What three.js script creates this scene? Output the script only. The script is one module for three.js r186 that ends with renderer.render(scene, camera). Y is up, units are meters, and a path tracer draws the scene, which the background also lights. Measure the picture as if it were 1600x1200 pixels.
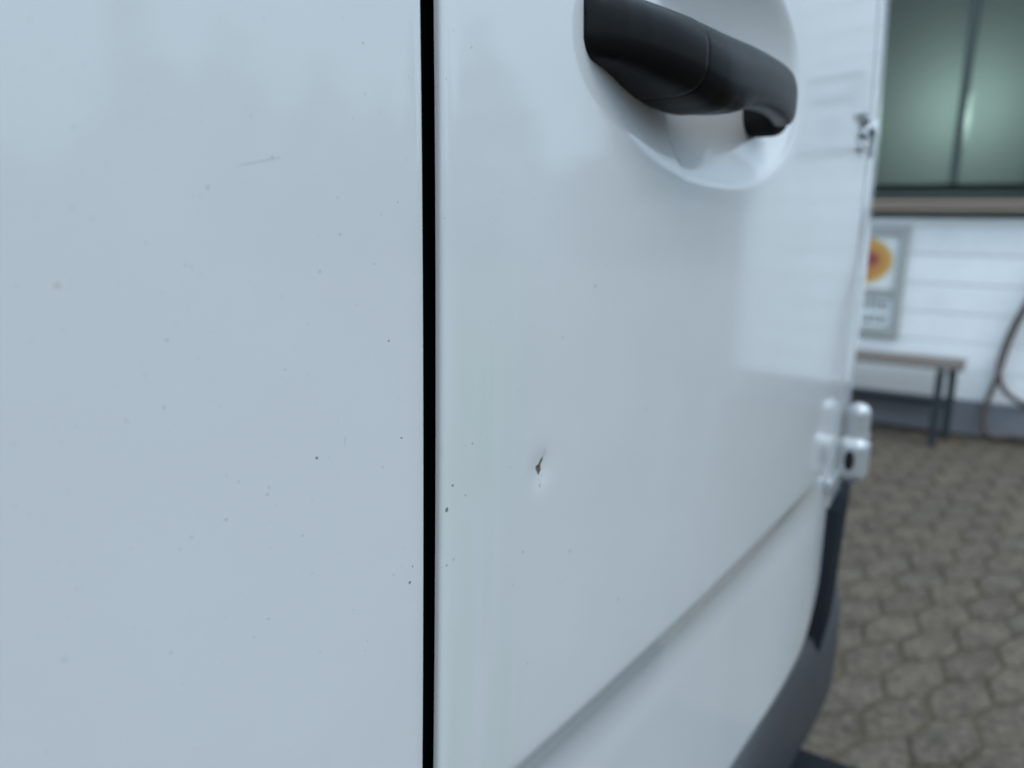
import * as THREE from 'three';
import { RoundedBoxGeometry } from 'three/addons/geometries/RoundedBoxGeometry.js';
import { mergeGeometries, toCreasedNormals } from 'three/addons/utils/BufferGeometryUtils.js';
import { TextGeometry } from 'three/addons/geometries/TextGeometry.js';
import { FontLoader } from 'three/addons/loaders/FontLoader.js';

// ------------------------------------------------------------------ camera, sky, sun, exposure
const RAD = Math.PI / 180;
const EYE = 1.0;                                           // camera height in metres
const PITCH = 11.5 * RAD, ROLL = 1.18 * RAD, FPX = 1202;   // lens of a phone held close to the van
const camera = new THREE.PerspectiveCamera(2 * Math.atan(600 / FPX) / RAD, 4 / 3, 0.01, 600);
const cF = new THREE.Vector3(0, -Math.sin(PITCH), -Math.cos(PITCH));
const cU0 = new THREE.Vector3(0, Math.cos(PITCH), -Math.sin(PITCH)), cR0 = new THREE.Vector3(1, 0, 0);
const cR = cR0.clone().multiplyScalar(Math.cos(ROLL)).addScaledVector(cU0, Math.sin(ROLL));
const cU = cU0.clone().multiplyScalar(Math.cos(ROLL)).addScaledVector(cR0, -Math.sin(ROLL));
camera.position.set(0, EYE, 0);
camera.quaternion.setFromRotationMatrix(new THREE.Matrix4().makeBasis(cR, cU, cF.clone().negate()));
camera.focus = 0.225;
camera.userData.fStop = 8.5;

const scene = new THREE.Scene();
const renderer = new THREE.WebGLRenderer({ antialias: true });
renderer.setSize(1024, 768);
renderer.toneMapping = THREE.LinearToneMapping;
renderer.toneMappingExposure = 1.57;
renderer.shadowMap.enabled = true;

const rng = (seed) => () => { seed |= 0; seed = seed + 0x6D2B79F5 | 0; let t = Math.imul(seed ^ seed >>> 15, 1 | seed); t = t + Math.imul(t ^ t >>> 7, 61 | t) ^ t; return ((t ^ t >>> 14) >>> 0) / 4294967296; };
const hash = (x, y, s = 0) => { let h = Math.imul(x | 0, 374761393) + Math.imul(y | 0, 668265263) + Math.imul(s | 0, 2147483647 ^ 0x5bd1e995) | 0; h = Math.imul(h ^ h >>> 13, 1274126177); return ((h ^ h >>> 16) >>> 0) / 4294967296; };
function vnoise(x, y, s = 0, per = 0) {
  const xi = Math.floor(x), yi = Math.floor(y), fx = x - xi, fy = y - yi, u = fx * fx * (3 - 2 * fx), v = fy * fy * (3 - 2 * fy);
  const w = per ? (a) => ((a % per) + per) % per : (a) => a;
  const a = hash(w(xi), w(yi), s), b = hash(w(xi + 1), w(yi), s), c = hash(w(xi), w(yi + 1), s), d = hash(w(xi + 1), w(yi + 1), s);
  return a + (b - a) * u + (c - a) * v + (a - b - c + d) * u * v;
}
function fbm(x, y, s = 0, oct = 4, per = 0) { let f = 0, a = 0.5, t = 0; for (let o = 0; o < oct; o++) { f += a * vnoise(x, y, s + o, per); t += a; a *= 0.5; x *= 2; y *= 2; per *= 2; } return f / t; }
const sstep = (a, b, x) => { const t = Math.min(1, Math.max(0, (x - a) / (b - a))); return t * t * (3 - 2 * t); };

{ // overcast sky, a little brighter overhead, pale blue-grey
  const W = 512, H = 256, data = new Float32Array(W * H * 4);
  for (let j = 0; j < H; j++) for (let i = 0; i < W; i++) {
    const el = ((j + 0.5) / H - 0.5) * Math.PI, az = (i / W) * 2 * Math.PI, se = Math.sin(el);
    const n = fbm(4 * Math.cos(az) + 20, 4 * Math.sin(az) + 6 * se + 20, 7, 4);
    let L = se > 0 ? 0.62 + 0.62 * se : 0.3;
    L *= 0.86 + 0.28 * n;
    const k = (j * W + i) * 4;
    data[k] = L * 0.765; data[k + 1] = L * 0.995; data[k + 2] = L * 1.215; data[k + 3] = 1;
  }
  const sky = new THREE.DataTexture(data, W, H, THREE.RGBAFormat, THREE.FloatType);
  sky.mapping = THREE.EquirectangularReflectionMapping; sky.magFilter = sky.minFilter = THREE.LinearFilter; sky.needsUpdate = true;
  scene.background = sky; scene.environment = sky;
}
const sun = new THREE.DirectionalLight(0xfff4e4, 0.5);
{ const a = 150 * RAD, e = 58 * RAD; sun.position.set(Math.sin(a) * Math.cos(e) * 20, Math.sin(e) * 20, -Math.cos(a) * Math.cos(e) * 20); }
sun.castShadow = true; sun.shadow.radius = 45; sun.shadow.mapSize.set(2048, 2048);
Object.assign(sun.shadow.camera, { left: -9, right: 9, top: 9, bottom: -9, near: 1, far: 60 });
scene.add(sun, sun.target);

// ------------------------------------------------------------------ helpers
const used = {};
const numbered = (n) => { const k = used[n] = (used[n] ?? -1) + 1; return k ? `${n}_${String(k).padStart(3, '0')}` : n; };
const V3 = (x, y, z) => new THREE.Vector3(x, y, z);
function tag(o, label, category, group) { o.userData.label = label; o.userData.category = category; if (group) o.userData.group = group; return o; }
function thing(name, label, category, pos, turn = 0) { const g = new THREE.Group(); g.name = numbered(name); g.position.copy(pos); g.rotation.y = turn; scene.add(g); return tag(g, label, category); }
function part(name, geo, mat, parent) { const m = new THREE.Mesh(Array.isArray(geo) ? mergeGeometries(geo.map((g) => g.index ? g.toNonIndexed() : g)) : geo, mat); m.name = numbered(name); m.castShadow = m.receiveShadow = true; parent.add(m); return m; }
const box = (w, h, d, x = 0, y = 0, z = 0, r = 0) => { const g = r ? new RoundedBoxGeometry(w, h, d, 2, r) : new THREE.BoxGeometry(w, h, d); g.translate(x, y, z); return g; };
const rayAt = (px, py) => cF.clone().addScaledVector(cR, (px - 800) / FPX).addScaledVector(cU, -(py - 600) / FPX).normalize();
const lin = (r, g, b) => new THREE.Color().setRGB(r, g, b);
function byteTex(W, H, f, srgb, repeat) {
  const d = new Uint8Array(W * H * 4);
  for (let j = 0; j < H; j++) for (let i = 0; i < W; i++) { const c = f(i / W, j / H), k = (j * W + i) * 4; for (let q = 0; q < 3; q++) d[k + q] = Math.max(0, Math.min(255, c[q])); d[k + 3] = 255; }
  const t = new THREE.DataTexture(d, W, H); t.magFilter = t.minFilter = THREE.LinearFilter; if (srgb) t.colorSpace = THREE.SRGBColorSpace;
  if (repeat) t.wrapS = t.wrapT = THREE.RepeatWrapping;
  t.needsUpdate = true; return t;
}

// ------------------------------------------------------------------ the rear of the van as a curved surface: s along the rear (0 at the gap between the leaves), v up from the camera height, h outward
const CU = 0.2;
function azOf(s) {
  const t = Math.abs(s) / CU, sg = s < 0 ? -1 : 1;
  let a = 2 * t;
  if (t > 2.5) a = 5 + 2 * (t - 2.5) + 2.2 * (t - 2.5) ** 2;
  if (t > 2.83) a = 6.4 + 3.5 * (t - 2.83) + 16.5 * (t - 2.83) ** 2;         // the corner pillar turns towards the side
  return (37.6 - sg * Math.min(a, 90)) * RAD;
}
const PL = [], PN = 2400, PMAX = 1.2;
{
  const half = (sg) => { let x = -0.0234, z = -0.2152; const out = [[x, z]]; const ds = PMAX / PN; for (let i = 0; i < PN; i++) { const a = azOf(sg * (i + 0.5) * ds); x += sg * Math.sin(a) * ds; z -= sg * Math.cos(a) * ds; out.push([x, z]); } return out; };
  PL[0] = half(-1); PL[1] = half(1);
}
function plan(s) { const a = PL[s < 0 ? 0 : 1], f = Math.abs(s) / PMAX * PN, i = Math.min(PN - 1, Math.floor(f)), t = f - i; return [a[i][0] + (a[i + 1][0] - a[i][0]) * t, a[i][1] + (a[i + 1][1] - a[i][1]) * t]; }
const BASE = V3(-0.0234, 0, -0.2152);                       // the van's group stands here on the ground
const tang = (s) => { const a = azOf(s); return V3(Math.sin(a), 0, -Math.cos(a)); };
const norm = (s) => { const a = azOf(s) + Math.PI / 2; return V3(Math.sin(a), 0, -Math.cos(a)); };
const barrel = (v) => -(0.06 * (v + 0.045) ** 2 + (v > 0 ? 0.05 * v * v : 0)) / (1 + 0.5 * Math.abs(v));
function S(s, v, h = 0) { const [x, z] = plan(s), n = norm(s), w = h + barrel(v); return V3(x + n.x * w - BASE.x, EYE + v, z + n.z * w - BASE.z); }
function hit(px, py) { // photograph pixel -> (s, v) on the rear surface
  const d = rayAt(px, py), a = Math.atan2(d.x, -d.z); let lo = -0.6, hi = 0.56;
  for (let i = 0; i < 50; i++) { const m = (lo + hi) / 2, [x, z] = plan(m); if (Math.atan2(x, -z) < a) lo = m; else hi = m; }
  const [x, z] = plan(lo); return [lo, Math.hypot(x, z) * d.y / Math.hypot(d.x, d.z)];
}
function frameAt(s, v, h = 0) { return new THREE.Matrix4().makeBasis(tang(s), V3(0, 1, 0), norm(s)).setPosition(S(s, v, h)); }   // local x along, y up, z outward

const CREASE = -0.2, CUP = { s: 0.198, v: 0.0775, a: 0.122, b: 0.0535 };
const cupRho = (s, v) => (Math.abs((s - CUP.s) / CUP.a) ** 2.25 + Math.abs((v - CUP.v) / CUP.b) ** 2.25) ** (1 / 2.25);
const DENT = hit(846, 733);
function press(s, v) { // pressed shapes of the door skin: swage line, handle cup, dent
  let t = (CREASE - v) / 0.0016; t = t > 30 ? t * 0.0016 : 0.0016 * Math.log(1 + Math.exp(t));
  let w = -0.013 * (1 - 0.88 * sstep(0.25, 0.56, Math.abs(s))) * (1 - Math.exp(-t / 0.019)) + 0.05 * t * sstep(0.01, 0.06, t) * (1 - 0.5 * sstep(0.4, 0.56, Math.abs(s)));
  if (s > 0) {
    const rho = cupRho(s, v);
    if (rho < 1.4) {
      let k = (1 - rho) / 0.035; k = k > 30 ? k * 0.035 : 0.035 * Math.log(1 + Math.exp(k));
      const D = (0.0075 + 0.0035 * sstep(0.150, 0.156, s - 0.5 * Math.max(0, 0.04 - v))) * (1 + 1.9 * sstep(0.066, 0.1, v));
      w -= D * (1 - Math.exp(-k / (0.3 + 0.45 * sstep(0.066, 0.1, v))));
    }
    const r2 = ((s - DENT[0]) / 0.0042) ** 2 + ((v - DENT[1]) / 0.0046) ** 2;
    if (r2 < 12) w -= 0.0009 * Math.exp(-r2 / 2) ;
  }
  return w;
}

// ------------------------------------------------------------------ paint
const spots = { left: [], right: [] };
function speck(px, py, rx = 1.4, ry = 1.7, dark = 0.5, tint = [92, 98, 100]) {
  const [s, v] = hit(px, py), m = Math.hypot(...plan(s)) / FPX;
  spots[s < 0 ? 'left' : 'right'].push({ s, v, rs: rx * m / 0.72 * 0.9, rv: ry * m * 0.9, dark: dark > 0.7 ? dark * 0.9 : dark * 0.62, tint });
}
for (const [x, y, r, d] of [[569, 68, 1.5, .5], [572, 147, 1.4, .4], [112, 325, 3.4, .28], [142, 343, 3, .24], [117, 200, 3.4, .25], [186, 447, 2.6, .22], [290, 415, 1.5, .3], [260, 533, 2, .35], [531, 367, 1.5, .5], [500, 425, 2.2, .25], [557, 477, 1.3, .4], [607, 533, 1.5, .85], [445, 578, 1.8, .4], [460, 546, 1.2, .3], [256, 637, 2, .32], [196, 659, 1.7, .32], [627, 685, 1.6, .85], [598, 730, 1.4, .65], [353, 744, 1.5, .3], [373, 753, 1.5, .32], [420, 763, 1.8, .4], [418, 773, 1.6, .5], [487, 782, 1.2, .35], [299, 841, 1.8, .45], [280, 860, 1.4, .3], [472, 838, 1.6, .45], [488, 896, 1.4, .3], [641, 911, 2.1, .9], [645, 886, 1.5, .75], [628, 886, 1.2, .4], [616, 899, 1.3, .4], [268, 1021, 2.6, .55], [99, 1032, 3.6, .25], [122, 922, 3.2, .22], [420, 968, 1.7, .45], [397, 996, 1.4, .4], [353, 965, 1.3, .3], [575, 1003, 1.4, .3], [571, 1017, 1.3, .3], [501, 1020, 1.3, .3], [528, 309, 1.4, .35], [595, 336, 1.1, .4], [622, 316, 1.3, .45], [585, 413, 1.2, .4], [426, 246, 1.8, .45], [20, 695, 3.6, .2], [392, 182, 1.3, .3], [640, 120, 1.2, .3], [310, 560, 1.2, .25],
  [738, 694, 1.8, .6], [727, 697, 1.2, .35], [707, 759, 1.9, .8], [727, 774, 1.7, .55], [699, 885, 1.8, .6], [818, 863, 2, .5], [709, 874, 1.9, .4], [892, 862, 2.6, .25], [798, 730, 1.2, .5], [802, 915, 1.6, .3], [930, 447, 2.4, .4], [879, 528, 1.8, .3], [739, 74, 1.6, .4], [712, 47, 1.2, .3], [968, 938, 3.2, .22], [1010, 640, 2.4, .15], [826, 1038, 2, .25]]) speck(x, y, r, r * 1.25, r > 2.5 && x < 600 ? d * 0.5 : d, r > 2.5 && x < 600 ? [130, 134, 138] : undefined);
speck(495, 716, 2.2, 2.2, 0.95, [60, 58, 54]); speck(89, 447, 3.6, 4.6, 0.4, [165, 140, 138]); speck(353, 813, 2.4, 2.2, 0.7, [165, 135, 118]);
speck(325, 294, 2.2, 3, 0.4, [90, 130, 150]); speck(699, 797, 2.6, 4, 0.85, [88, 90, 88]); speck(845, 759, 1.7, 3.2, 0.7); speck(848, 744, 1, 3.2, 0.3); speck(844, 751, .9, 3, 0.3);
speck(539, 690, 0.9, 9, 0.22); speck(700, 124, 1.2, 2, 0.4);
for (let i = 0; i <= 40; i++) speck(370 + i * 1.75, 260 - i * 0.34, 2.2, 0.9, 0.28 * Math.sin((i + 1) / 42 * Math.PI) + 0.05, [120, 128, 132]);
{ const r = rng(11); for (let i = 0; i < 160; i++) speck(20 + r() * 630, 20 + r() * 1160, 0.7 + r() * 0.7, 0.8 + r() * 0.9, 0.1 + r() * 0.22); for (let i = 0; i < 90; i++) speck(690 + r() * 420, 300 + r() * 640, 0.7 + r() * 0.7, 0.8 + r() * 0.9, 0.08 + r() * 0.2); }
speck(852, 708, 5, 9, 0.22, [150, 140, 120]);
const chip = [[851, 712], [850, 719], [847.5, 727], [848, 735], [846, 740], [844, 743], [842, 738], [839.5, 732], [841, 728], [844.5, 726], [846.5, 720]].map((p) => hit(...p));
const inPoly = (P, x, y) => { let c = false; for (let i = 0, j = P.length - 1; i < P.length; j = i++) if ((P[i][1] > y) !== (P[j][1] > y) && x < (P[j][0] - P[i][0]) * (y - P[i][1]) / (P[j][1] - P[i][1]) + P[i][0]) c = !c; return c; };
const TEX = 2048, TS = 0.34, TV0 = -0.2, TVH = 0.32;        // the marked part of each leaf: 34 x 32 cm
function paintTexture(side) {
  const d = new Uint8Array(TEX * TEX * 4), s0 = side === 'left' ? -TS : 0;
  const low = new Float32Array(257 * 257), low2 = new Float32Array(257 * 257);
  for (let j = 0; j <= 256; j++) for (let i = 0; i <= 256; i++) { low[j * 257 + i] = fbm(i / 40, j / 40, side === 'left' ? 3 : 9, 4); low2[j * 257 + i] = fbm(i / 6, j / 70, 21, 4); }
  for (let j = 0; j < TEX; j++) for (let i = 0; i < TEX; i++) {
    const q = (j >> 3) * 257 + (i >> 3), k = (j * TEX + i) * 4, fx = (i & 7) / 8, fy = (j & 7) / 8;
    const bil = (A) => (A[q] * (1 - fx) + A[q + 1] * fx) * (1 - fy) + (A[q + 257] * (1 - fx) + A[q + 258] * fx) * fy;
    const n = bil(low) - 0.5; let st = 0;
    if (side === 'right') { const s = i / TEX * TS, v = TV0 + j / TEX * TVH; st = sstep(0.0, 0.012, s) * (1 - sstep(0.03, 0.06, s)) * (1 - sstep(-0.06, 0.0, v)) * Math.max(0, bil(low2) - 0.2) * 1.5; }
    const g = (hash(i, j, 5) - 0.5) * 1.2;
    d[k] = 210 + n * 7 + g - st * 9; d[k + 1] = 211 + n * 7 + g - st * 4; d[k + 2] = 212 + n * 8 + g - st * 12; d[k + 3] = 255;
  }
  const put = (i, j, a, c) => { if (i < 0 || j < 0 || i >= TEX || j >= TEX) return; const k = (j * TEX + i) * 4; for (let q = 0; q < 3; q++) d[k + q] += (c[q] - d[k + q]) * a; };
  for (const p of spots[side]) {
    const ci = (p.s - s0) / TS * TEX, cj = (p.v - TV0) / TVH * TEX, ri = p.rs / TS * TEX, rj = p.rv / TVH * TEX, R = Math.ceil(Math.max(ri, rj) * 1.7);
    for (let j = -R; j <= R; j++) for (let i = -R; i <= R; i++) { const e = Math.hypot(i / ri, j / rj) + (vnoise((ci + i) / ri, (cj + j) / rj, 31) - 0.5) * 0.8; put(Math.round(ci + i), Math.round(cj + j), p.dark * (1 - sstep(0.6, 1.25, e)), p.tint); }
  }
  if (side === 'right') {
    const P = chip.map(([s, v]) => [s / TS * TEX, (v - TV0) / TVH * TEX]);
    const xs = P.map((p) => p[0]), ys = P.map((p) => p[1]);
    for (let j = Math.floor(Math.min(...ys)) - 2; j < Math.max(...ys) + 2; j++) for (let i = Math.floor(Math.min(...xs)) - 2; i < Math.max(...xs) + 2; i++) {
      let c = 0; for (let a = 0; a < 9; a++) if (inPoly(P, i + (a % 3) * 0.8 - 0.3, j + Math.floor(a / 3) * 0.8 - 0.3)) c++;
      const t = vnoise(i / 4, j / 4, 3); put(i, j, c / 9 * 0.95, [66 + t * 46, 58 + t * 38, 47 + t * 28]);
    }
  }
  const t = new THREE.DataTexture(d, TEX, TEX); t.magFilter = t.minFilter = THREE.LinearFilter; t.colorSpace = THREE.SRGBColorSpace; t.needsUpdate = true; return t;
}
const peel = byteTex(512, 512, (u, v) => { const n = 0.6 * vnoise(u * 26, v * 26, 51, 26) + 0.25 * vnoise(u * 52, v * 52, 52, 52) + 0.9 * vnoise(u * 4, v * 4, 53, 4); const k = n / 1.75 * 255; return [k, k, k]; }, false, true);
peel.repeat.set(4, 4);
const paint = (map, c = [0.645, 0.65, 0.66]) => new THREE.MeshPhysicalMaterial({ color: map ? 0xffffff : lin(...c), map: map || null, bumpMap: map ? peel : null, bumpScale: 0.00003, roughness: 0.5, specularIntensity: 0.3, clearcoat: 1, clearcoatRoughness: 0.085 });
const M = {
  paintL: paint(paintTexture('left')), paintR: paint(paintTexture('right')), paint: paint(null),
  rubber: new THREE.MeshPhysicalMaterial({ color: lin(0.002, 0.002, 0.002), roughness: 1, specularIntensity: 0 }),
  grip: new THREE.MeshPhysicalMaterial({ color: lin(0.0045, 0.0047, 0.005), roughness: 0.38, specularIntensity: 0.33 }),
  hole: new THREE.MeshStandardMaterial({ color: lin(0.006, 0.006, 0.006), roughness: 0.9 }),
  plastic: new THREE.MeshStandardMaterial({ color: lin(0.042, 0.045, 0.05), roughness: 0.5 }),
  plasticDark: new THREE.MeshPhysicalMaterial({ color: lin(0.02, 0.023, 0.028), roughness: 0.9, specularIntensity: 0.1 }),
  zinc: new THREE.MeshPhysicalMaterial({ color: lin(0.48, 0.49, 0.5), roughness: 0.28, metalness: 0.45, clearcoat: 0.4, clearcoatRoughness: 0.1 }),
  chrome: new THREE.MeshStandardMaterial({ color: lin(0.55, 0.56, 0.57), roughness: 0.12, metalness: 1 }),
  tyre: new THREE.MeshStandardMaterial({ color: lin(0.02, 0.02, 0.021), roughness: 0.85 }),
  rim: new THREE.MeshStandardMaterial({ color: lin(0.4, 0.41, 0.42), roughness: 0.4, metalness: 0.8 }),
};

// ------------------------------------------------------------------ the van
const van = thing('van', 'white van seen close from behind with rear doors, dark grey bumper and a chipped dent', 'van', BASE);
function lines(zones) { const out = []; for (const [a, b, st] of zones) { const n = Math.max(1, Math.round((b - a) / st)); for (let i = 0; i < n; i++) out.push(a + (b - a) * i / n); } out.push(zones[zones.length - 1][1]); return out; }
const V_LINES = lines([[-0.366, -0.25, 0.008], [-0.25, -0.205, 0.003], [-0.205, -0.193, 0.0006], [-0.193, -0.1, 0.006], [DENT[1] - 0.02, DENT[1] + 0.02, 0.0007]].slice(0, 4).concat([[-0.1, DENT[1] - 0.016, 0.002], [DENT[1] - 0.016, DENT[1] + 0.016, 0.0008], [DENT[1] + 0.016, 0.005, 0.005], [0.005, 0.145, 0.00125], [0.145, 0.3, 0.012], [0.3, 1.05, 0.05]]));
function leafBottom(s) { const r = 0.075, e = 0.56 - r, a = Math.abs(s), b = -0.384 + 0.012 * sstep(0.2, 0.5, a); return a < e ? b : b + r - Math.sqrt(Math.max(0, r * r - (a - e) ** 2)); }
function leafGeometry(sign, sLines, edgeR) {
  // columns: flange, rounded edge, skin, rounded edge, flange
  const cols = [], D = 0.028, eps = [];
  for (const q of [0, 1, 2, 3]) eps.push([edgeR * (1 - Math.cos(Math.PI / 2 - q * Math.PI / 6)), edgeR * (1 - Math.sin(Math.PI / 2 - q * Math.PI / 6))]);
  const a = sLines[0], b = sLines[sLines.length - 1];
  cols.push([a, D]); for (let q = 3; q >= 1; q--) cols.push([a + edgeR * (1 - Math.sin(q * Math.PI / 6)), edgeR * (1 - Math.cos(q * Math.PI / 6))]);
  for (const s of sLines) if (s > a + edgeR * 1.02 && s < b - edgeR * 1.02) cols.push([s, 0]);
  for (let q = 1; q <= 3; q++) cols.push([b - edgeR * (1 - Math.sin(q * Math.PI / 6)), edgeR * (1 - Math.cos(q * Math.PI / 6))]);
  cols.push([b, D]);
  const rows = [['f', D]]; V_LINES.forEach((v) => rows.push([v, 0]));
  const pos = [], uv = [], idx = [], sv = [], nC = cols.length;
  for (const [v0, dr] of rows) for (const [s0, dc] of cols) {
    const s = sign * s0, vb = leafBottom(s0);
    let v = v0 === 'f' ? vb : v0;
    if (v < -0.206) v = vb + (v + 0.366) / 0.16 * (-0.206 - vb);
    const p = S(s, v, press(s, v) - Math.max(dr, dc));
    pos.push(p.x, p.y, p.z); uv.push((s - (sign < 0 ? -TS : 0)) / TS, (v - TV0) / TVH); sv.push([s, v]);
  }
  for (let j = 0; j < rows.length - 1; j++) for (let i = 0; i < nC - 1; i++) { const k = j * nC + i, q = [k, k + 1, k + nC, k + 1, k + nC + 1, k + nC]; idx.push(...(sign > 0 ? q : [q[0], q[2], q[1], q[3], q[5], q[4]])); }
  const g = new THREE.BufferGeometry(); g.setAttribute('position', new THREE.Float32BufferAttribute(pos, 3)); g.setAttribute('uv', new THREE.Float32BufferAttribute(uv, 2)); g.setIndex(idx); g.computeVertexNormals();
  return [g, sv];
}
const sRight = lines([[0.0058, 0.03, 0.004], [0.03, DENT[0] - 0.012, 0.002], [DENT[0] - 0.012, DENT[0] + 0.012, 0.0008], [DENT[0] + 0.012, 0.325, 0.00125], [0.325, 0.5, 0.008], [0.5, 0.56, 0.004]]);
const sLeft = lines([[0.0020, 0.03, 0.004], [0.03, 0.56, 0.01]]);
const [gL] = leafGeometry(-1, sLeft, 0.0013);
const doorL = part('rear_door', gL, M.paintL, van); doorL.userData.label = 'left rear door leaf with small specks and a short scratch';
const [gR, svR] = leafGeometry(1, sRight, 0.0022);
{ // the pressed cup behind the handle is its own mesh, cut from the same skin
  const ix = gR.index.array, cup = [], rest = [];
  for (let k = 0; k < ix.length; k += 3) { const c = [0, 1, 2].every((q) => cupRho(...svR[ix[k + q]]) < 1.06); (c ? cup : rest).push(ix[k], ix[k + 1], ix[k + 2]); }
  const gc = gR.clone(); gc.setIndex(cup); gR.setIndex(rest);
  const doorR = part('rear_door', gR, M.paintR, van); doorR.userData.label = 'right rear door leaf with a chipped dent below the black handle';
  part('handle_cup', gc, M.paintR, doorR);
  // grip: fixed mount on the left, lever on the right, foot in the cup
  const st = [[0.0760, .001, -.014, .0780, .0610], [0.0780, .0045, -.015, .0805, .0585], [0.0815, .0075, -.015, .0812, .0568], [0.0865, .0105, -.016, .0812, .0562], [0.0955, .0150, -.016, .0805, .0550], [0.1085, .0208, -.015, .0795, .0520], [0.1215, .0250, -.013, .0786, .0492], [0.1335, .0275, -.010, .0779, .0466], [0.1410, .0284, -.007, .0774, .0452], [0.1455, .0287, -.003, .0770, .0457], [0.1555, .0289, .003, .0766, .0466], [0.1675, .0288, .008, .0765, .0497], [0.1855, .0280, .0105, .0768, .0522], [0.2065, .0264, .0115, .0774, .0532], [0.2235, .0246, .0105, .0780, .0530], [0.2375, .0226, .008, .0785, .0528], [0.2475, .0203, .006, .0782, .0524], [0.2545, .0174, .0055, .0768, .0548], [0.2583, .0135, .007, .0735, .0590]];
  const cr = (a, b, c, d, t) => 0.5 * (2 * b + (c - a) * t + (2 * a - 5 * b + 4 * c - d) * t * t + (3 * b - a - 3 * c + d) * t ** 3);
  const at = (s) => { let i = 0; while (i < st.length - 2 && st[i + 1][0] < s) i++; const t = (s - st[i][0]) / (st[i + 1][0] - st[i][0]), P = (k) => st[Math.max(0, Math.min(st.length - 1, k))]; return [1, 2, 3, 4].map((q) => cr(P(i - 1)[q], P(i)[q], P(i + 1)[q], P(i + 2)[q], t)); };
  function loft(sa, sb, n, shrink = 0) {
    const pos = [], idx = [], uv = [], K = 40, rings = [];
    for (let i = 0; i <= n; i++) rings.push([sa + (sb - sa) * i / n, 0]);
    rings.unshift([sa + 0.0001, 0.0009]); rings.push([sb - 0.0001, 0.0009]);
    for (const [s, ex] of rings) {
      const [ho, hi, vt, vb] = at(Math.min(sb, Math.max(sa, s))), hc = (ho + hi) / 2, hr = Math.max(0.001, (ho - hi) / 2 - shrink - ex), vc = (vt + vb) / 2, vr = (vt - vb) / 2 - shrink - ex;
      for (let k = 0; k < K; k++) { const a = k / K * 2 * Math.PI, ca = Math.cos(a), sa2 = Math.sin(a), e = sa2 > 0 ? 2 / 2.35 : 2 / 3.2; const p = S(s, vc + Math.sign(sa2) * Math.abs(sa2) ** e * vr, hc + Math.sign(ca) * Math.abs(ca) ** e * hr); pos.push(p.x, p.y, p.z); uv.push(k / K, s * 8); }
    }
    const R = rings.length;
    for (let i = 0; i < R - 1; i++) for (let k = 0; k < K; k++) { const a = i * K + k, b = i * K + (k + 1) % K; idx.push(a, a + K, b, b, a + K, b + K); }
    for (const [r0, flip] of [[0, 1], [R - 1, 0]]) { const c = pos.length / 3; let m = V3(0, 0, 0); for (let k = 0; k < K; k++) m.add(V3(pos[(r0 * K + k) * 3], pos[(r0 * K + k) * 3 + 1], pos[(r0 * K + k) * 3 + 2])); m.multiplyScalar(1 / K); pos.push(m.x, m.y, m.z); uv.push(0, 0); for (let k = 0; k < K; k++) { const a = r0 * K + k, b = r0 * K + (k + 1) % K; idx.push(...(flip ? [c, a, b] : [c, b, a])); } }
    const g = new THREE.BufferGeometry(); g.setAttribute('position', new THREE.Float32BufferAttribute(pos, 3)); g.setAttribute('uv', new THREE.Float32BufferAttribute(uv, 2)); g.setIndex(idx); g.computeVertexNormals(); return g;
  }
  part('handle_mount', loft(0.0760, 0.1213, 30), M.grip, doorR);
  part('handle_lever', loft(0.1217, 0.2583, 60, 0.0003), M.grip, doorR);
  const foot = new RoundedBoxGeometry(0.021, 0.026, 0.03, 4, 0.008); foot.applyMatrix4(frameAt(0.2622, 0.063, -0.004)); part('handle_foot', foot, M.hole, doorR);
}
{ // rubber seal in the gap between the leaves
  const pos = [], idx = []; const n = 60;
  for (let i = 0; i <= n; i++) { const v = -0.366 + 1.416 * i / n; for (const [s, h] of [[-0.0019, -0.006], [0.0057, -0.0032], [0.0057, -0.03], [-0.0019, -0.03]]) { const p = S(s, v, press(-Math.abs(s), v) + h); pos.push(p.x, p.y, p.z); } }
  for (let i = 0; i < n; i++) for (let k = 0; k < 4; k++) { const a = i * 4 + k, b = i * 4 + (k + 1) % 4; idx.push(a, b, a + 4, b, b + 4, a + 4); }
  const g = new THREE.BufferGeometry(); g.setAttribute('position', new THREE.Float32BufferAttribute(pos, 3)); g.setIndex(idx); g.computeVertexNormals(); part('door_seal', g, M.rubber, van);
}
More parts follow.
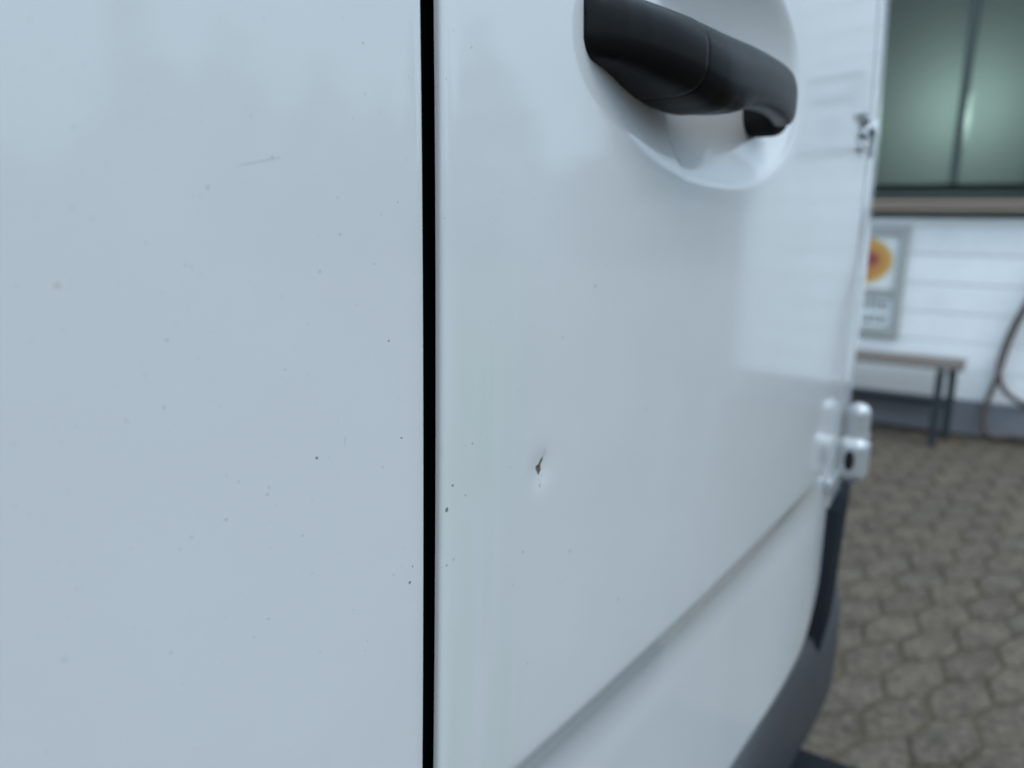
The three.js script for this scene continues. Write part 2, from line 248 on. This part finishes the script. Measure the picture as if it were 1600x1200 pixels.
{ // body shell: corner pillars, sides, roof; the doors sit in a recess of it
  const pts = [], q = (s, h) => { const p = S(s, -0.045, h); return [p.x, -p.z]; };
  const corner = (sg) => { const o = []; for (let i = 0; i <= 40; i++) { const s = 0.5655 + 0.34 * i / 40; if (Math.abs(azOf(sg * s) / RAD - 37.6) < 89.9) o.push(q(sg * s, 0.0)); } return o; };
  const R = corner(1), L = corner(-1), ax = [-norm(0).x, norm(0).z], LEN = 4.6;
  const rE = R[R.length - 1], lE = L[L.length - 1];
  pts.push(q(0.5655, -0.045), q(0.5655, -0.003), ...R);
  pts.push([rE[0] + ax[0] * LEN, rE[1] + ax[1] * LEN], [lE[0] + ax[0] * LEN, lE[1] + ax[1] * LEN], ...L.reverse(), q(-0.5655, -0.003), q(-0.5655, -0.045));
  for (let i = -20; i <= 20; i++) pts.push(q(0.55 * i / 20, -0.045));
  const sh = new THREE.Shape(pts.map(([x, y]) => new THREE.Vector2(x, y)));
  const g = new THREE.ExtrudeGeometry(sh, { depth: 1.6, steps: 40, bevelEnabled: false, curveSegments: 1 }); g.rotateX(-Math.PI / 2); g.translate(0, 0.56, 0);
  { const p = g.attributes.position, n0 = norm(0); for (let i = 0; i < p.count; i++) { const w = barrel(p.getY(i) - EYE) - barrel(-0.045); p.setX(i, p.getX(i) + n0.x * w); p.setZ(i, p.getZ(i) + n0.z * w); } }
  part('body', toCreasedNormals(g, 0.5), M.paint, van);
  // wheels
  const wheel = (along, side) => {
    const c = V3((rE[0] + lE[0]) / 2, 0.33, -(rE[1] + lE[1]) / 2), ex = tang(0), back = norm(0);
    c.addScaledVector(back, -along).addScaledVector(ex, side * (Math.hypot(rE[0] - lE[0], rE[1] - lE[1]) / 2 - 0.11));
    const m = new THREE.Matrix4().makeBasis(back.clone().negate(), ex.clone().multiplyScalar(side), V3(0, 1, 0)).setPosition(c);
    const prof = [[.2, -.1], [.29, -.105], [.325, -.085], [.33, -.04], [.33, .04], [.325, .085], [.29, .112], [.2, .106]].map((p) => new THREE.Vector2(...p));
    const t = new THREE.LatheGeometry(prof, 40); t.applyMatrix4(m); const w = part('wheel', t, M.tyre, van);
    const rp = [[.001, .06], [.06, .07], [.1, .05], [.17, .06], [.2, .1], [.205, -.1]].map((p) => new THREE.Vector2(...p)); const r = new THREE.LatheGeometry(rp, 40); r.applyMatrix4(m); part('rim', r, M.rim, w);
  };
  for (const a of [0.85, 3.9]) for (const sd of [1, -1]) wheel(a, sd);
}
function strip(sa, sb, n, prof, thick) { // sweep a profile [[v, h], ...] along the rear
  const pos = [], idx = [], K = typeof prof === 'function' ? prof(sa).length : prof.length;
  for (let i = 0; i <= n; i++) { const s = sa + (sb - sa) * i / n, P = typeof prof === 'function' ? prof(s) : prof; for (const [v, h] of P) { const p = S(s, v, h); pos.push(p.x, p.y, p.z); } }
  for (let i = 0; i < n; i++) for (let k = 0; k < K - 1; k++) { const a = i * K + k; idx.push(a, a + K, a + 1, a + 1, a + K, a + K + 1); }
  const cap = (i, f) => { const c = pos.length / 3; let x = 0, y = 0, z = 0; for (let k = 0; k < K; k++) { x += pos[(i * K + k) * 3]; y += pos[(i * K + k) * 3 + 1]; z += pos[(i * K + k) * 3 + 2]; } pos.push(x / K, y / K, z / K); for (let k = 0; k < K - 1; k++) idx.push(...(f ? [c, i * K + k, i * K + k + 1] : [c, i * K + k + 1, i * K + k])); };
  cap(0, true); cap(n, false);
  const g = new THREE.BufferGeometry(); g.setAttribute('position', new THREE.Float32BufferAttribute(pos, 3)); g.setIndex(idx); g.computeVertexNormals(); return g;
}
const SMAX = 0.93;
{ // bumper with a rounded lower lip, its corner swelling outward, and a dark trim above it on the corner
  const prof = (s) => { const a = Math.abs(s), b = 0.003 + 0.010 * sstep(0.5, 0.66, a), t = -0.390 + 0.012 * sstep(0.2, 0.5, a); return [[t, -0.04], [t, -0.012], [t - 0.002, -0.006 + b * 0.2], [t - 0.007, -0.001 + b * 0.5], [t - 0.024, 0.004 + b], [t - 0.06, 0.007 + b], [t - 0.096, 0.007 + b], [t - 0.115, 0.003 + b], [t - 0.127, -0.006 + b], [t - 0.135, -0.018], [t - 0.137, -0.06]]; };
  part('bumper', strip(-SMAX, SMAX, 140, prof), M.plastic, van);
  const trim = (s) => { const a = Math.abs(s), h = 0.010 - 0.021 * (1 - sstep(0.5625, 0.5665, a)); return [[-0.25, -0.03], [-0.25, h - 0.002], [-0.253, h], [-0.31, h - 0.0005], [-0.40, h - 0.001], [-0.402, -0.03]]; };
  for (const sg of [1, -1]) part('corner_trim', sg > 0 ? strip(0.45, SMAX, 90, trim) : strip(-SMAX, -0.45, 90, trim), M.plasticDark, van);
  const step = new RoundedBoxGeometry(0.34, 0.03, 0.22, 3, 0.008); step.applyMatrix4(frameAt(0.475, -0.57, 0.095)); part('bumper_step', step, M.plasticDark, van);
}
{ // hinge on the door edge: arm, knuckle with a dark hole, pin cap
  const f = (geo, s, v, h) => { geo.applyMatrix4(frameAt(s, v, h)); return geo; };
  const body = f(new RoundedBoxGeometry(0.03, 0.044, 0.03, 5, 0.011), 0.584, -0.204, 0.012);
  const hinge = part('hinge', body, M.zinc, van);
  part('hinge_arm', f(new RoundedBoxGeometry(0.05, 0.012, 0.007, 3, 0.003), 0.556, -0.2195, 0.002), M.zinc, hinge);
  const pin = new THREE.CapsuleGeometry(0.0105, 0.022, 8, 24); part('hinge_pin', f(pin, 0.588, -0.173, 0.0135), M.zinc, hinge);
  part('hinge_washer', f(new THREE.CylinderGeometry(0.0118, 0.0118, 0.003, 24), 0.588, -0.1815, 0.0135), M.zinc, hinge);
  const hole = new THREE.SphereGeometry(0.0065, 20, 14); hole.scale(0.4, 1.5, 0.7); part('hinge_hole', f(hole, 0.5697, -0.203, 0.012), M.hole, hinge);
}
const font = await new FontLoader().loadAsync('fonts/droid/droid_sans_bold.typeface.json');
{ const at = [['3', 0.505], ['1', 0.556]];
  for (const [ch, s] of at) { const g = new TextGeometry(ch, { font, size: 0.029, depth: 0.003, bevelEnabled: true, bevelSize: 0.0006, bevelThickness: 0.0008, bevelSegments: 2, curveSegments: 6 }); g.computeBoundingBox(); g.translate(-g.boundingBox.min.x, 0, 0); g.scale(1.45, 1, 1); g.applyMatrix4(frameAt(s, 0.0655, 0.0006)); part('badge_digit', g, M.chrome, van); } }

// ------------------------------------------------------------------ workshop building: its wall runs at right angles to the view of the yard
const WT = -32 * RAD, WX = V3(Math.cos(WT), 0, -Math.sin(WT)), WN = V3(Math.sin(WT), 0, Math.cos(WT));
function ground(px, py) { const d = rayAt(px, py); return V3(d.x, 0, d.z).multiplyScalar(EYE / -d.y); }
const w0 = ground(1490, 675.5);
const wallD = w0.dot(WN);
function onWall(px, py, off = 0) { const d = rayAt(px, py), t = (wallD + off) / d.dot(WN), p = d.multiplyScalar(t); return [p.dot(WX) - w0.dot(WX), p.y + EYE]; }
const wallAt = (q, y, off = 0) => w0.clone().addScaledVector(WX, q).addScaledVector(WN, off).setY(y);
const azHit = (az) => { const d = V3(Math.sin(az * RAD), 0, -Math.cos(az * RAD)); return d.multiplyScalar(wallD / d.dot(WN)).dot(WX) - w0.dot(WX); };
const sillY = onWall(1500, 331, 0.06)[1], winY = onWall(1500, 298)[1], plinthY = onWall(1560, 632, 0.02)[1], q0 = -5.5, q1 = azHit(50.5), winR = onWall(1622, 290)[0], winL = onWall(1388, 290)[0] - 1.6, mullQ = onWall(1485, 293)[0];
const grimy = byteTex(512, 512, (u, v) => { const n = fbm(u * 8, v * 8, 40, 5, 8), f = fbm(u * 64, v * 64, 44, 2, 64); const k = 238 + n * 12 + f * 5; return [k, k + 0.5, k]; }, true, true);
const MW = {
  plank: [0, 1, 2].map((k) => new THREE.MeshStandardMaterial({ color: lin(0.98 - k * 0.03, 0.98 - k * 0.03, 0.985 - k * 0.028), map: grimy, roughness: 0.55 })),
  back: new THREE.MeshStandardMaterial({ color: lin(0.72, 0.73, 0.735), roughness: 0.9 }),
  plinth: new THREE.MeshStandardMaterial({ color: lin(0.2, 0.205, 0.225), map: grimy, roughness: 0.85 }),
  sill: new THREE.MeshStandardMaterial({ color: lin(0.42, 0.34, 0.27), map: grimy, roughness: 0.75 }),
  frame: new THREE.MeshStandardMaterial({ color: lin(0.045, 0.065, 0.06), roughness: 0.5 }),
  pane: new THREE.MeshPhysicalMaterial({ color: lin(0.38, 0.44, 0.43), roughness: 0.8, transmission: 1, thickness: 0, ior: 1.5 }),
  inside: new THREE.MeshStandardMaterial({ color: lin(0.3, 0.36, 0.32), roughness: 0.9 }),
  roof: new THREE.MeshStandardMaterial({ color: lin(0.12, 0.12, 0.125), roughness: 0.8 }),
};
const WINH = 1.35;
const bld = thing('workshop_building', 'white workshop wall of horizontal boards above a grey plinth, behind the bench', 'building', wallAt(0, 0), WT);
{
  // structural wall behind the boards, with the window opening; local x along the wall, z outward
  const T = 0.24, top = 4.2, zb = -0.0085 - T / 2, yb = sillY + 0.0;
  part('wall_core', [box(winL - q0, top, T, (winL + q0) / 2, top / 2, zb), box(q1 - winR, top, T, (q1 + winR) / 2, top / 2, zb), box(winR - winL, yb - 0.03, T, (winL + winR) / 2, (yb - 0.03) / 2, zb), box(winR - winL, top - winY - WINH, T, (winL + winR) / 2, (top + winY + WINH) / 2, zb)], MW.back, bld);
  // boards
  const pitch = 0.146, r = rng(5);
  for (let i = 0, y = plinthY + 0.002; y < top - 0.05; i++, y += pitch) {
    const h = Math.min(pitch - 0.0065, top - y), segs = [];
    const yy = y, inWin = yy + h > sillY - 0.03 && yy < winY + WINH;
    if (!inWin) segs.push([q0, q1, yy, h]);
    else { segs.push([q0, winL, yy, h], [winR, q1, yy, h]); if (yy < sillY - 0.045) segs.push([winL, winR, yy, sillY - 0.03 - yy - 0.002]); if (yy + h > winY + WINH + 0.01) segs.push([winL, winR, Math.max(yy, winY + WINH + 0.002), yy + h - Math.max(yy, winY + WINH + 0.002)]); }
    for (const [a, b, y0, hh] of segs) {
      if (hh < 0.012) continue;
      const g = new RoundedBoxGeometry(b - a - 0.002, hh, 0.008, 2, 0.0032); g.translate((a + b) / 2, y0 + hh / 2, -0.0042 + (r() - 0.5) * 0.001);
      const p = g.attributes.position, u = g.attributes.uv; for (let k = 0; k < p.count; k++) u.setXY(k, p.getX(k) / 1.3, p.getY(k) / 1.3 + i * 0.37);
      part('board', g, MW.plank[Math.floor(r() * 3)], bld);
    }
  }
  part('plinth', box(q1 - q0, plinthY, 0.05, (q0 + q1) / 2, plinthY / 2, -0.003, 0.006), MW.plinth, bld);
  part('corner_board', box(0.03, top, T + 0.05, q1 + 0.016, top / 2, zb + 0.012, 0.004), MW.plank[0], bld);
  // sill: slab with a thin proud nosing
  const sill = part('window_sill', box(winR - winL + 0.1, 0.052, 0.2, (winL + winR) / 2, sillY + 0.028, -0.036, 0.006), MW.sill, bld);
  part('sill_nosing', box(winR - winL + 0.1, 0.018, 0.02, (winL + winR) / 2, sillY + 0.046, 0.073, 0.005), MW.sill, sill);
  // window
  const zp = -0.15, win = part('window', [box(winR - winL, 0.024, 0.06, (winL + winR) / 2, winY - 0.01, zp), box(winR - winL, 0.05, 0.06, (winL + winR) / 2, winY + WINH - 0.026, zp), box(0.05, WINH - 0.104, 0.06, winR - 0.026, winY + WINH / 2 - 0.012, zp), box(0.05, WINH - 0.104, 0.06, winL + 0.026, winY + WINH / 2 - 0.012, zp)], MW.frame, bld);
  const xs = [winL + 0.05, mullQ - 1.02, mullQ - 0.5, mullQ, winR - 0.05]; 
  for (let k = 1; k < 4; k++) part('mullion', box(0.036, WINH - 0.106, 0.055, xs[k], winY + WINH / 2 - 0.012, zp, 0.004), MW.frame, win);
  for (let k = 0; k < 4; k++) { const a = xs[k] + (k ? 0.019 : 0.001), b = xs[k + 1] - (k < 3 ? 0.019 : 0.001); part('pane', box(b - a, WINH - 0.108, 0.004, (a + b) / 2, winY + WINH / 2 - 0.012, zp - 0.005), MW.pane, win); }
  // room behind, roof
  const RD = 3.2; part('room_wall', [box(q1 - q0, top, 0.1, (q0 + q1) / 2, top / 2, -0.27 - RD), box(0.1, top, RD - 0.052, q0 + 0.05, top / 2, -0.27 - RD / 2 - 0.001), box(0.1, top, RD - 0.052, q1 - 0.05, top / 2, -0.27 - RD / 2 - 0.001)], MW.inside, bld);
  part('roof', box(q1 - q0 + 0.7, 0.16, RD + 0.9, (q0 + q1) / 2, top + 0.081, -RD / 2 - 0.1, 0.01), MW.roof, bld);
}
{ // lamp inside the workshop, glowing through the frosted glass
  const [q, y] = onWall(1512, 185, -0.56);
  const lamp = thing('tube_lamp', 'small lamp glowing pale green through the frosted workshop window', 'lamp', wallAt(q, y - 0.15, -0.58), WT);
  part('lamp_housing', box(0.06, 0.32, 0.03, 0, 0.15, -0.03, 0.008), MW.roof, lamp);
  const em = new THREE.MeshStandardMaterial({ color: 0xffffff, emissive: lin(0.85, 1, 0.85), emissiveIntensity: 2, roughness: 0.5 });
  const tube = new THREE.CapsuleGeometry(0.016, 0.24, 4, 14); tube.translate(0, 0.15, 0.012); part('lamp_tube', tube, em, lamp);
  const l = new THREE.PointLight(lin(0.86, 1, 0.93), 0.6, 0, 2); l.position.set(0, 0.15, 0.06); l.castShadow = true; l.shadow.radius = 6; l.name = 'lamp_light'; lamp.add(l);
}

// ------------------------------------------------------------------ ground and pavement
const gmap = byteTex(512, 512, (u, v) => { const n = fbm(u * 6, v * 6, 60, 5, 6), f = fbm(u * 40, v * 40, 66, 3, 40); const k = 96 + n * 40 + (f - 0.5) * 60; return [k + 4, k, k - 9]; }, true, true);
{
  const g = new THREE.PlaneGeometry(500, 500, 1, 1); g.rotateX(-Math.PI / 2); const u = g.attributes.uv; for (let k = 0; k < u.count; k++) u.setXY(k, u.getX(k) * 200, u.getY(k) * 200);
  const m = new THREE.MeshStandardMaterial({ color: lin(0.36, 0.285, 0.2), map: gmap, roughness: 0.95 });
  const o = new THREE.Mesh(g, m); o.name = 'ground'; o.position.y = -0.0075; o.receiveShadow = true; o.userData.kind = 'structure'; scene.add(o);
}
{
  const pv = new THREE.Group(); pv.name = 'pavement'; pv.userData.kind = 'structure'; scene.add(pv);
  const E = (l, az) => [l * Math.sin(az * RAD), l * Math.cos(az * RAD)], e3 = E(0.09, 84), e1 = E(0.101, 56), e2 = E(0.096, 18.5);
  const hex = [[0, 0]]; for (const [x, y] of [e3, e1, e2, [-e3[0], -e3[1]], [-e1[0], -e1[1]]]) { const l = hex[hex.length - 1]; hex.push([l[0] + x, l[1] + y]); }
  const cx = hex.reduce((a, p) => a + p[0], 0) / 6, cy = hex.reduce((a, p) => a + p[1], 0) / 6, H = hex.map(([x, y]) => [x - cx, y - cy]);
  const grain = byteTex(512, 512, (u, v) => { const n = fbm(u * 10, v * 10, 70, 3, 10), f = fbm(u * 48, v * 48, 75, 3, 48), sp = vnoise(u * 90, v * 90, 79, 90); const k = 150 + (n - 0.5) * 40 + (f - 0.5) * 100 + 16 * (sstep(0.52, 0.7, fbm(u * 18, v * 18, 83, 3, 18)) - 0.25) + (sp > 0.8 ? 26 : 0) - (sp < 0.12 ? 34 : 0); return [k + 3, k, k - 7]; }, true, true);
  const bump = byteTex(512, 512, (u, v) => { const f = fbm(u * 40, v * 40, 75, 4, 40), n = fbm(u * 10, v * 10, 72, 2, 10); const k = f * 200 + n * 55; return [k, k, k]; }, false, true);
  const mats = [[0.29, 0.238, 0.188], [0.268, 0.219, 0.174], [0.308, 0.25, 0.196], [0.28, 0.232, 0.187]].map((c) => new THREE.MeshStandardMaterial({ color: lin(...c), map: grain, bumpMap: bump, bumpScale: 0.004, roughness: 0.9 }));
  const r = rng(77);
  const variants = [0, 1, 2, 3, 4, 5].map((q) => {
    const ring = (inset, y, j) => H.map(([x, z]) => { const L = Math.hypot(x, z), k = (L - inset) / L; return [x * k + (r() - 0.5) * j, y, -z * k + (r() - 0.5) * j]; });
    const R = [ring(0.0045, -0.05, 0.002), ring(0.0045, -0.006, 0.003), ring(0.008, -0.002, 0.003), ring(0.015, 0, 0.003)], pos = [], uv = [], idx = [], ou = r(), ov = r();
    for (const rr of R) for (const [x, y, z] of rr) { pos.push(x, y, z); uv.push(x / 0.5 + ou, z / 0.5 + ov); }
    for (let i = 0; i < 3; i++) for (let k = 0; k < 6; k++) { const a = i * 6 + k, b = i * 6 + (k + 1) % 6; idx.push(a, b, a + 6, b, b + 6, a + 6); }
    pos.push(0, 0.001, 0); uv.push(ou, ov); for (let k = 0; k < 6; k++) idx.push(24, 18 + k, 18 + (k + 1) % 6);
    const g = new THREE.BufferGeometry(); g.setAttribute('position', new THREE.Float32BufferAttribute(pos, 3)); g.setAttribute('uv', new THREE.Float32BufferAttribute(uv, 2)); g.setIndex(idx); g.computeVertexNormals(); return g;
  });
  const a1 = [e3[0] + e1[0], e3[1] + e1[1]], a2 = [e1[0] + e2[0], e1[1] + e2[1]], o = [1.12, 1.682], cells = [];
  for (let i = -90; i <= 90; i++) for (let j = -110; j <= 110; j++) {
    const x = o[0] + i * a1[0] + j * a2[0], z = -(o[1] + i * a1[1] + j * a2[1]);
    if (x < -2.5 || x > 9 || z > 2.5 || z < -8) continue;
    const d = x * WN.x + z * WN.z - wallD; if (d < 0.14) continue;
    const c = V3(x, -EYE, z), f = c.dot(cF), px = 800 + FPX * c.dot(cR) / f, py = 600 - FPX * c.dot(cU) / f, seen = f > 0 && px > 1240 && px < 1680 && py < 1290;
    cells.push({ x, z, key: seen ? c.length() : 100 + c.length() });
  }
  cells.sort((a, b) => a.key - b.key);
  const tilt = () => (r() - 0.5) * 0.012;
  const place = (m, c) => { m.position.set(c.x, -0.001 + (r() - 0.5) * 0.004, c.z); m.rotation.set(tilt(), 0, tilt()); };
  cells.slice(0, 300).forEach((c) => { const m = part('paver', variants[Math.floor(r() * 6)], mats[Math.floor(r() * 4)], pv); place(m, c); });
  const rest = cells.slice(300), dummy = new THREE.Object3D();
  const im = new THREE.InstancedMesh(variants[0], mats[0], rest.length); im.name = 'paver_field'; im.userData.kind = 'stuff'; im.receiveShadow = true;
  rest.forEach((c, k) => { place(dummy, c); dummy.updateMatrix(); im.setMatrixAt(k, dummy.matrix); const t = 0.85 + r() * 0.3; im.setColorAt(k, lin(t, t, t)); });
  pv.add(im);
}

// ------------------------------------------------------------------ bench by the wall
{
  const steel = new THREE.MeshStandardMaterial({ color: lin(0.03, 0.042, 0.052), roughness: 0.45, metalness: 0.2 });
  const wood = new THREE.MeshStandardMaterial({ color: lin(0.16, 0.132, 0.113), map: grimy, roughness: 0.8 });
  const DEP = 0.3, z0 = 0.1, [qe, seat] = onWall(1508, 566, z0 + DEP), len = 1.3, hgt = onWall(1487, 572, z0 + DEP)[1];
  const b = thing('bench', 'low bench with weathered slat top and dark steel legs against the white wall', 'bench', wallAt(qe, 0), WT);
  for (let k = 0; k < 3; k++) part('slat', box(len, 0.022, 0.092, -len / 2, hgt - 0.011, z0 + 0.048 + k * 0.102, 0.005), wood, b);
  for (const x of [-0.05, -len + 0.05]) {
    for (const z of [z0 + 0.03, z0 + DEP - 0.03]) part('leg', box(0.035, hgt - 0.03, 0.035, x + (z > z0 + 0.1 ? (x > -0.3 ? -0.045 : 0.045) : 0), (hgt - 0.03) / 2, z, 0.004), steel, b);
    part('cross_bar', box(0.032, 0.03, DEP - 0.098, x, hgt - 0.05, z0 + DEP / 2, 0.004), steel, b);
  }
  part('rail', box(len - 0.14, 0.035, 0.03, -len / 2, hgt * 0.42, z0 + 0.03, 0.004), steel, b);
}
// ------------------------------------------------------------------ sign on the wall
{
  const [ql, yt] = onWall(1424, 352, 0.02), yb = onWall(1404, 526, 0.02)[1], qr = ql, w = 0.46, h = yt - yb, fw = 0.045;
  const s = thing('wall_sign', 'framed grey sign with a round orange and red emblem above two lines of text', 'sign', wallAt(qr - w / 2, yb), WT);
  const alu = new THREE.MeshStandardMaterial({ color: lin(0.42, 0.43, 0.41), roughness: 0.5, metalness: 0.2 }), mid = 0.205;
  part('frame', [box(w, fw, 0.03, 0, h - fw / 2, 0.015), box(w, fw, 0.03, 0, fw / 2, 0.015), box(fw, h - 2 * fw - 0.004, 0.03, w / 2 - fw / 2, h / 2, 0.015), box(fw, h - 2 * fw - 0.004, 0.03, -w / 2 + fw / 2, h / 2, 0.015), box(w - 2 * fw - 0.004, 0.04, 0.026, 0, mid + 0.02, 0.013)], alu, s);
  const cv = document.createElement('canvas'); cv.width = 512; cv.height = 512; const c = cv.getContext('2d');
  c.fillStyle = '#dfe2e2'; c.fillRect(0, 0, 512, 512);
  const disc = (x, y, rr, col) => { c.fillStyle = col; c.beginPath(); c.arc(x, y, rr, 0, 7); c.fill(); };
  disc(256, 256, 232, '#cfae6a'); disc(256, 256, 205, '#cb944e'); disc(262, 262, 150, '#bd8450'); disc(330, 240, 62, '#9a4c46'); disc(190, 170, 42, '#bd7a68'); disc(196, 352, 46, '#a07468'); disc(250, 262, 60, '#b06a4c');
  const tex = (k) => { const t = new THREE.CanvasTexture(k); t.colorSpace = THREE.SRGBColorSpace; return t; };
  const ph = h - fw - mid - 0.04, pw = w - 2 * fw;
  part('emblem_panel', box(pw - 0.006, ph - 0.004, 0.012, 0, mid + 0.04 + ph / 2, 0.008), new THREE.MeshStandardMaterial({ map: tex(cv), roughness: 0.4 }), s);
  const cv2 = document.createElement('canvas'); cv2.width = 512; cv2.height = 224; const d = cv2.getContext('2d');
  d.fillStyle = '#dde1e2'; d.fillRect(0, 0, 512, 224); d.fillStyle = '#363d3e'; d.font = 'bold 100px sans-serif'; d.textAlign = 'right'; d.fillText('bonite', 486, 96); d.fillText('claate', 486, 200);
  part('text_panel', box(pw - 0.006, mid - fw - 0.004, 0.012, 0, (mid + fw) / 2, 0.008), new THREE.MeshStandardMaterial({ map: tex(cv2), roughness: 0.4 }), s);
}
// ------------------------------------------------------------------ hose hanging in loops
{
  const P = [[1690, 330], [1640, 410], [1600, 480], [1575, 530], [1560, 580], [1572, 612], [1610, 636], [1680, 640], [1740, 560], [1740, 440], [1690, 360], [1644, 412], [1604, 478], [1578, 530], [1560, 586], [1539, 640], [1542, 678], [1585, 700], [1660, 706], [1740, 650], [1765, 500], [1700, 350]];
  const qs = P.map(([x, y], i) => { const [q, yy] = onWall(x, y, 0.06); return [q, Math.max(0.03, yy), 0.05 + 0.03 * Math.sin(i * 1.7)]; });
  const hs = thing('hose', 'brown rubber hose hanging in loops on the white wall right of the bench', 'hose', wallAt(qs[0][0], 0), WT);
  const cu = new THREE.CatmullRomCurve3(qs.map(([q, y, z]) => V3(q - qs[0][0], y, z)), false, 'centripetal');
  part('hose_line', new THREE.TubeGeometry(cu, 260, 0.0135, 10), new THREE.MeshStandardMaterial({ color: lin(0.1, 0.078, 0.07), roughness: 0.6 }), hs);
  const hk = [box(0.06, 0.1, 0.012, 0, qs[0][1] - 0.02, 0.006, 0.003), box(0.03, 0.022, 0.14, 0, qs[0][1] - 0.03, 0.075, 0.006), box(0.03, 0.05, 0.014, 0, qs[0][1] - 0.01, 0.147, 0.004)];
  part('hose_hook', hk, MW.frame, hs);
}
// ------------------------------------------------------------------ notice that the door's edge mirrors
{
  const qa = azHit(38.5), qb = azHit(46.5), w = qb - qa, y0 = 1.46, h = 0.42;
  const n = thing('notice_board', 'white notice with pale grey border mirrored faintly in the edge of the van door', 'notice', wallAt((qa + qb) / 2, y0), WT);
  part('board_frame', [box(w, 0.03, 0.02, 0, h - 0.015, 0.01), box(w, 0.03, 0.02, 0, 0.015, 0.01), box(0.03, h - 0.062, 0.02, w / 2 - 0.015, h / 2, 0.01), box(0.03, h - 0.062, 0.02, -w / 2 + 0.015, h / 2, 0.01)], new THREE.MeshStandardMaterial({ color: lin(0.5, 0.52, 0.54), roughness: 0.5 }), n);
  const cv = document.createElement('canvas'); cv.width = 512; cv.height = 256; const c = cv.getContext('2d'), r = rng(3);
  c.fillStyle = '#e3e6e8'; c.fillRect(0, 0, 512, 256); c.fillStyle = '#55646a'; for (let i = 0; i < 15; i++) c.fillRect(130 + i * 20, 70 - r() * 14, 11, 36 + r() * 10); c.fillRect(66, 30, 26, 92);
  c.fillStyle = '#8e8cb8'; for (let l = 0; l < 3; l++) for (let i = 0; i < 12; i++) c.fillRect(150 + i * 17, 150 + l * 28, 11, 16);
  const t = new THREE.CanvasTexture(cv); t.colorSpace = THREE.SRGBColorSpace;
  part('notice_sheet', box(w - 0.062, h - 0.062, 0.008, 0, h / 2, 0.006), new THREE.MeshStandardMaterial({ map: t, roughness: 0.5 }), n);
}
// ------------------------------------------------------------------ belt of trees beyond the yard, mirrored as a soft band in the doors
{
  const r = rng(91), pos = [], nor = [], N = 9000;
  for (let i = 0; i < N; i++) {
    const a = (48 + r() * 120) * RAD, R = 27 + r() * 9, k = fbm(a * 9, 3, 17, 4), top = 2.2 + 6.5 * k * k * 1.8, y = Math.pow(r(), 1.25) * top;
    const c = V3(Math.sin(a) * R, y, -Math.cos(a) * R), sz = 0.22 + r() * 0.3;
    for (let q = 0; q < 2; q++) { const u = V3(r() - 0.5, r() - 0.5, r() - 0.5).normalize(), w = V3(r() - 0.5, r() - 0.5, r() - 0.5).cross(u).normalize(); const A = c.clone().addScaledVector(u, sz), B = c.clone().addScaledVector(u, -sz * 0.6).addScaledVector(w, sz * 0.7), C = c.clone().addScaledVector(u, -sz * 0.6).addScaledVector(w, -sz * 0.7), n = B.clone().sub(A).cross(C.clone().sub(A)).normalize(); for (const p of [A, B, C]) { pos.push(p.x, Math.max(0.02, p.y), p.z); nor.push(n.x, n.y, n.z); } }
  }
  const g = new THREE.BufferGeometry(); g.setAttribute('position', new THREE.Float32BufferAttribute(pos, 3)); g.setAttribute('normal', new THREE.Float32BufferAttribute(nor, 3));
  const m = new THREE.Mesh(g, new THREE.MeshStandardMaterial({ color: lin(0.09, 0.11, 0.07), roughness: 0.9, side: THREE.DoubleSide })); m.name = 'tree_belt'; m.castShadow = true; m.userData.kind = 'stuff'; m.userData.label = 'belt of green trees beyond the yard, mirrored as a soft band in the doors'; m.userData.category = 'trees'; scene.add(m);
}
renderer.render(scene, camera);
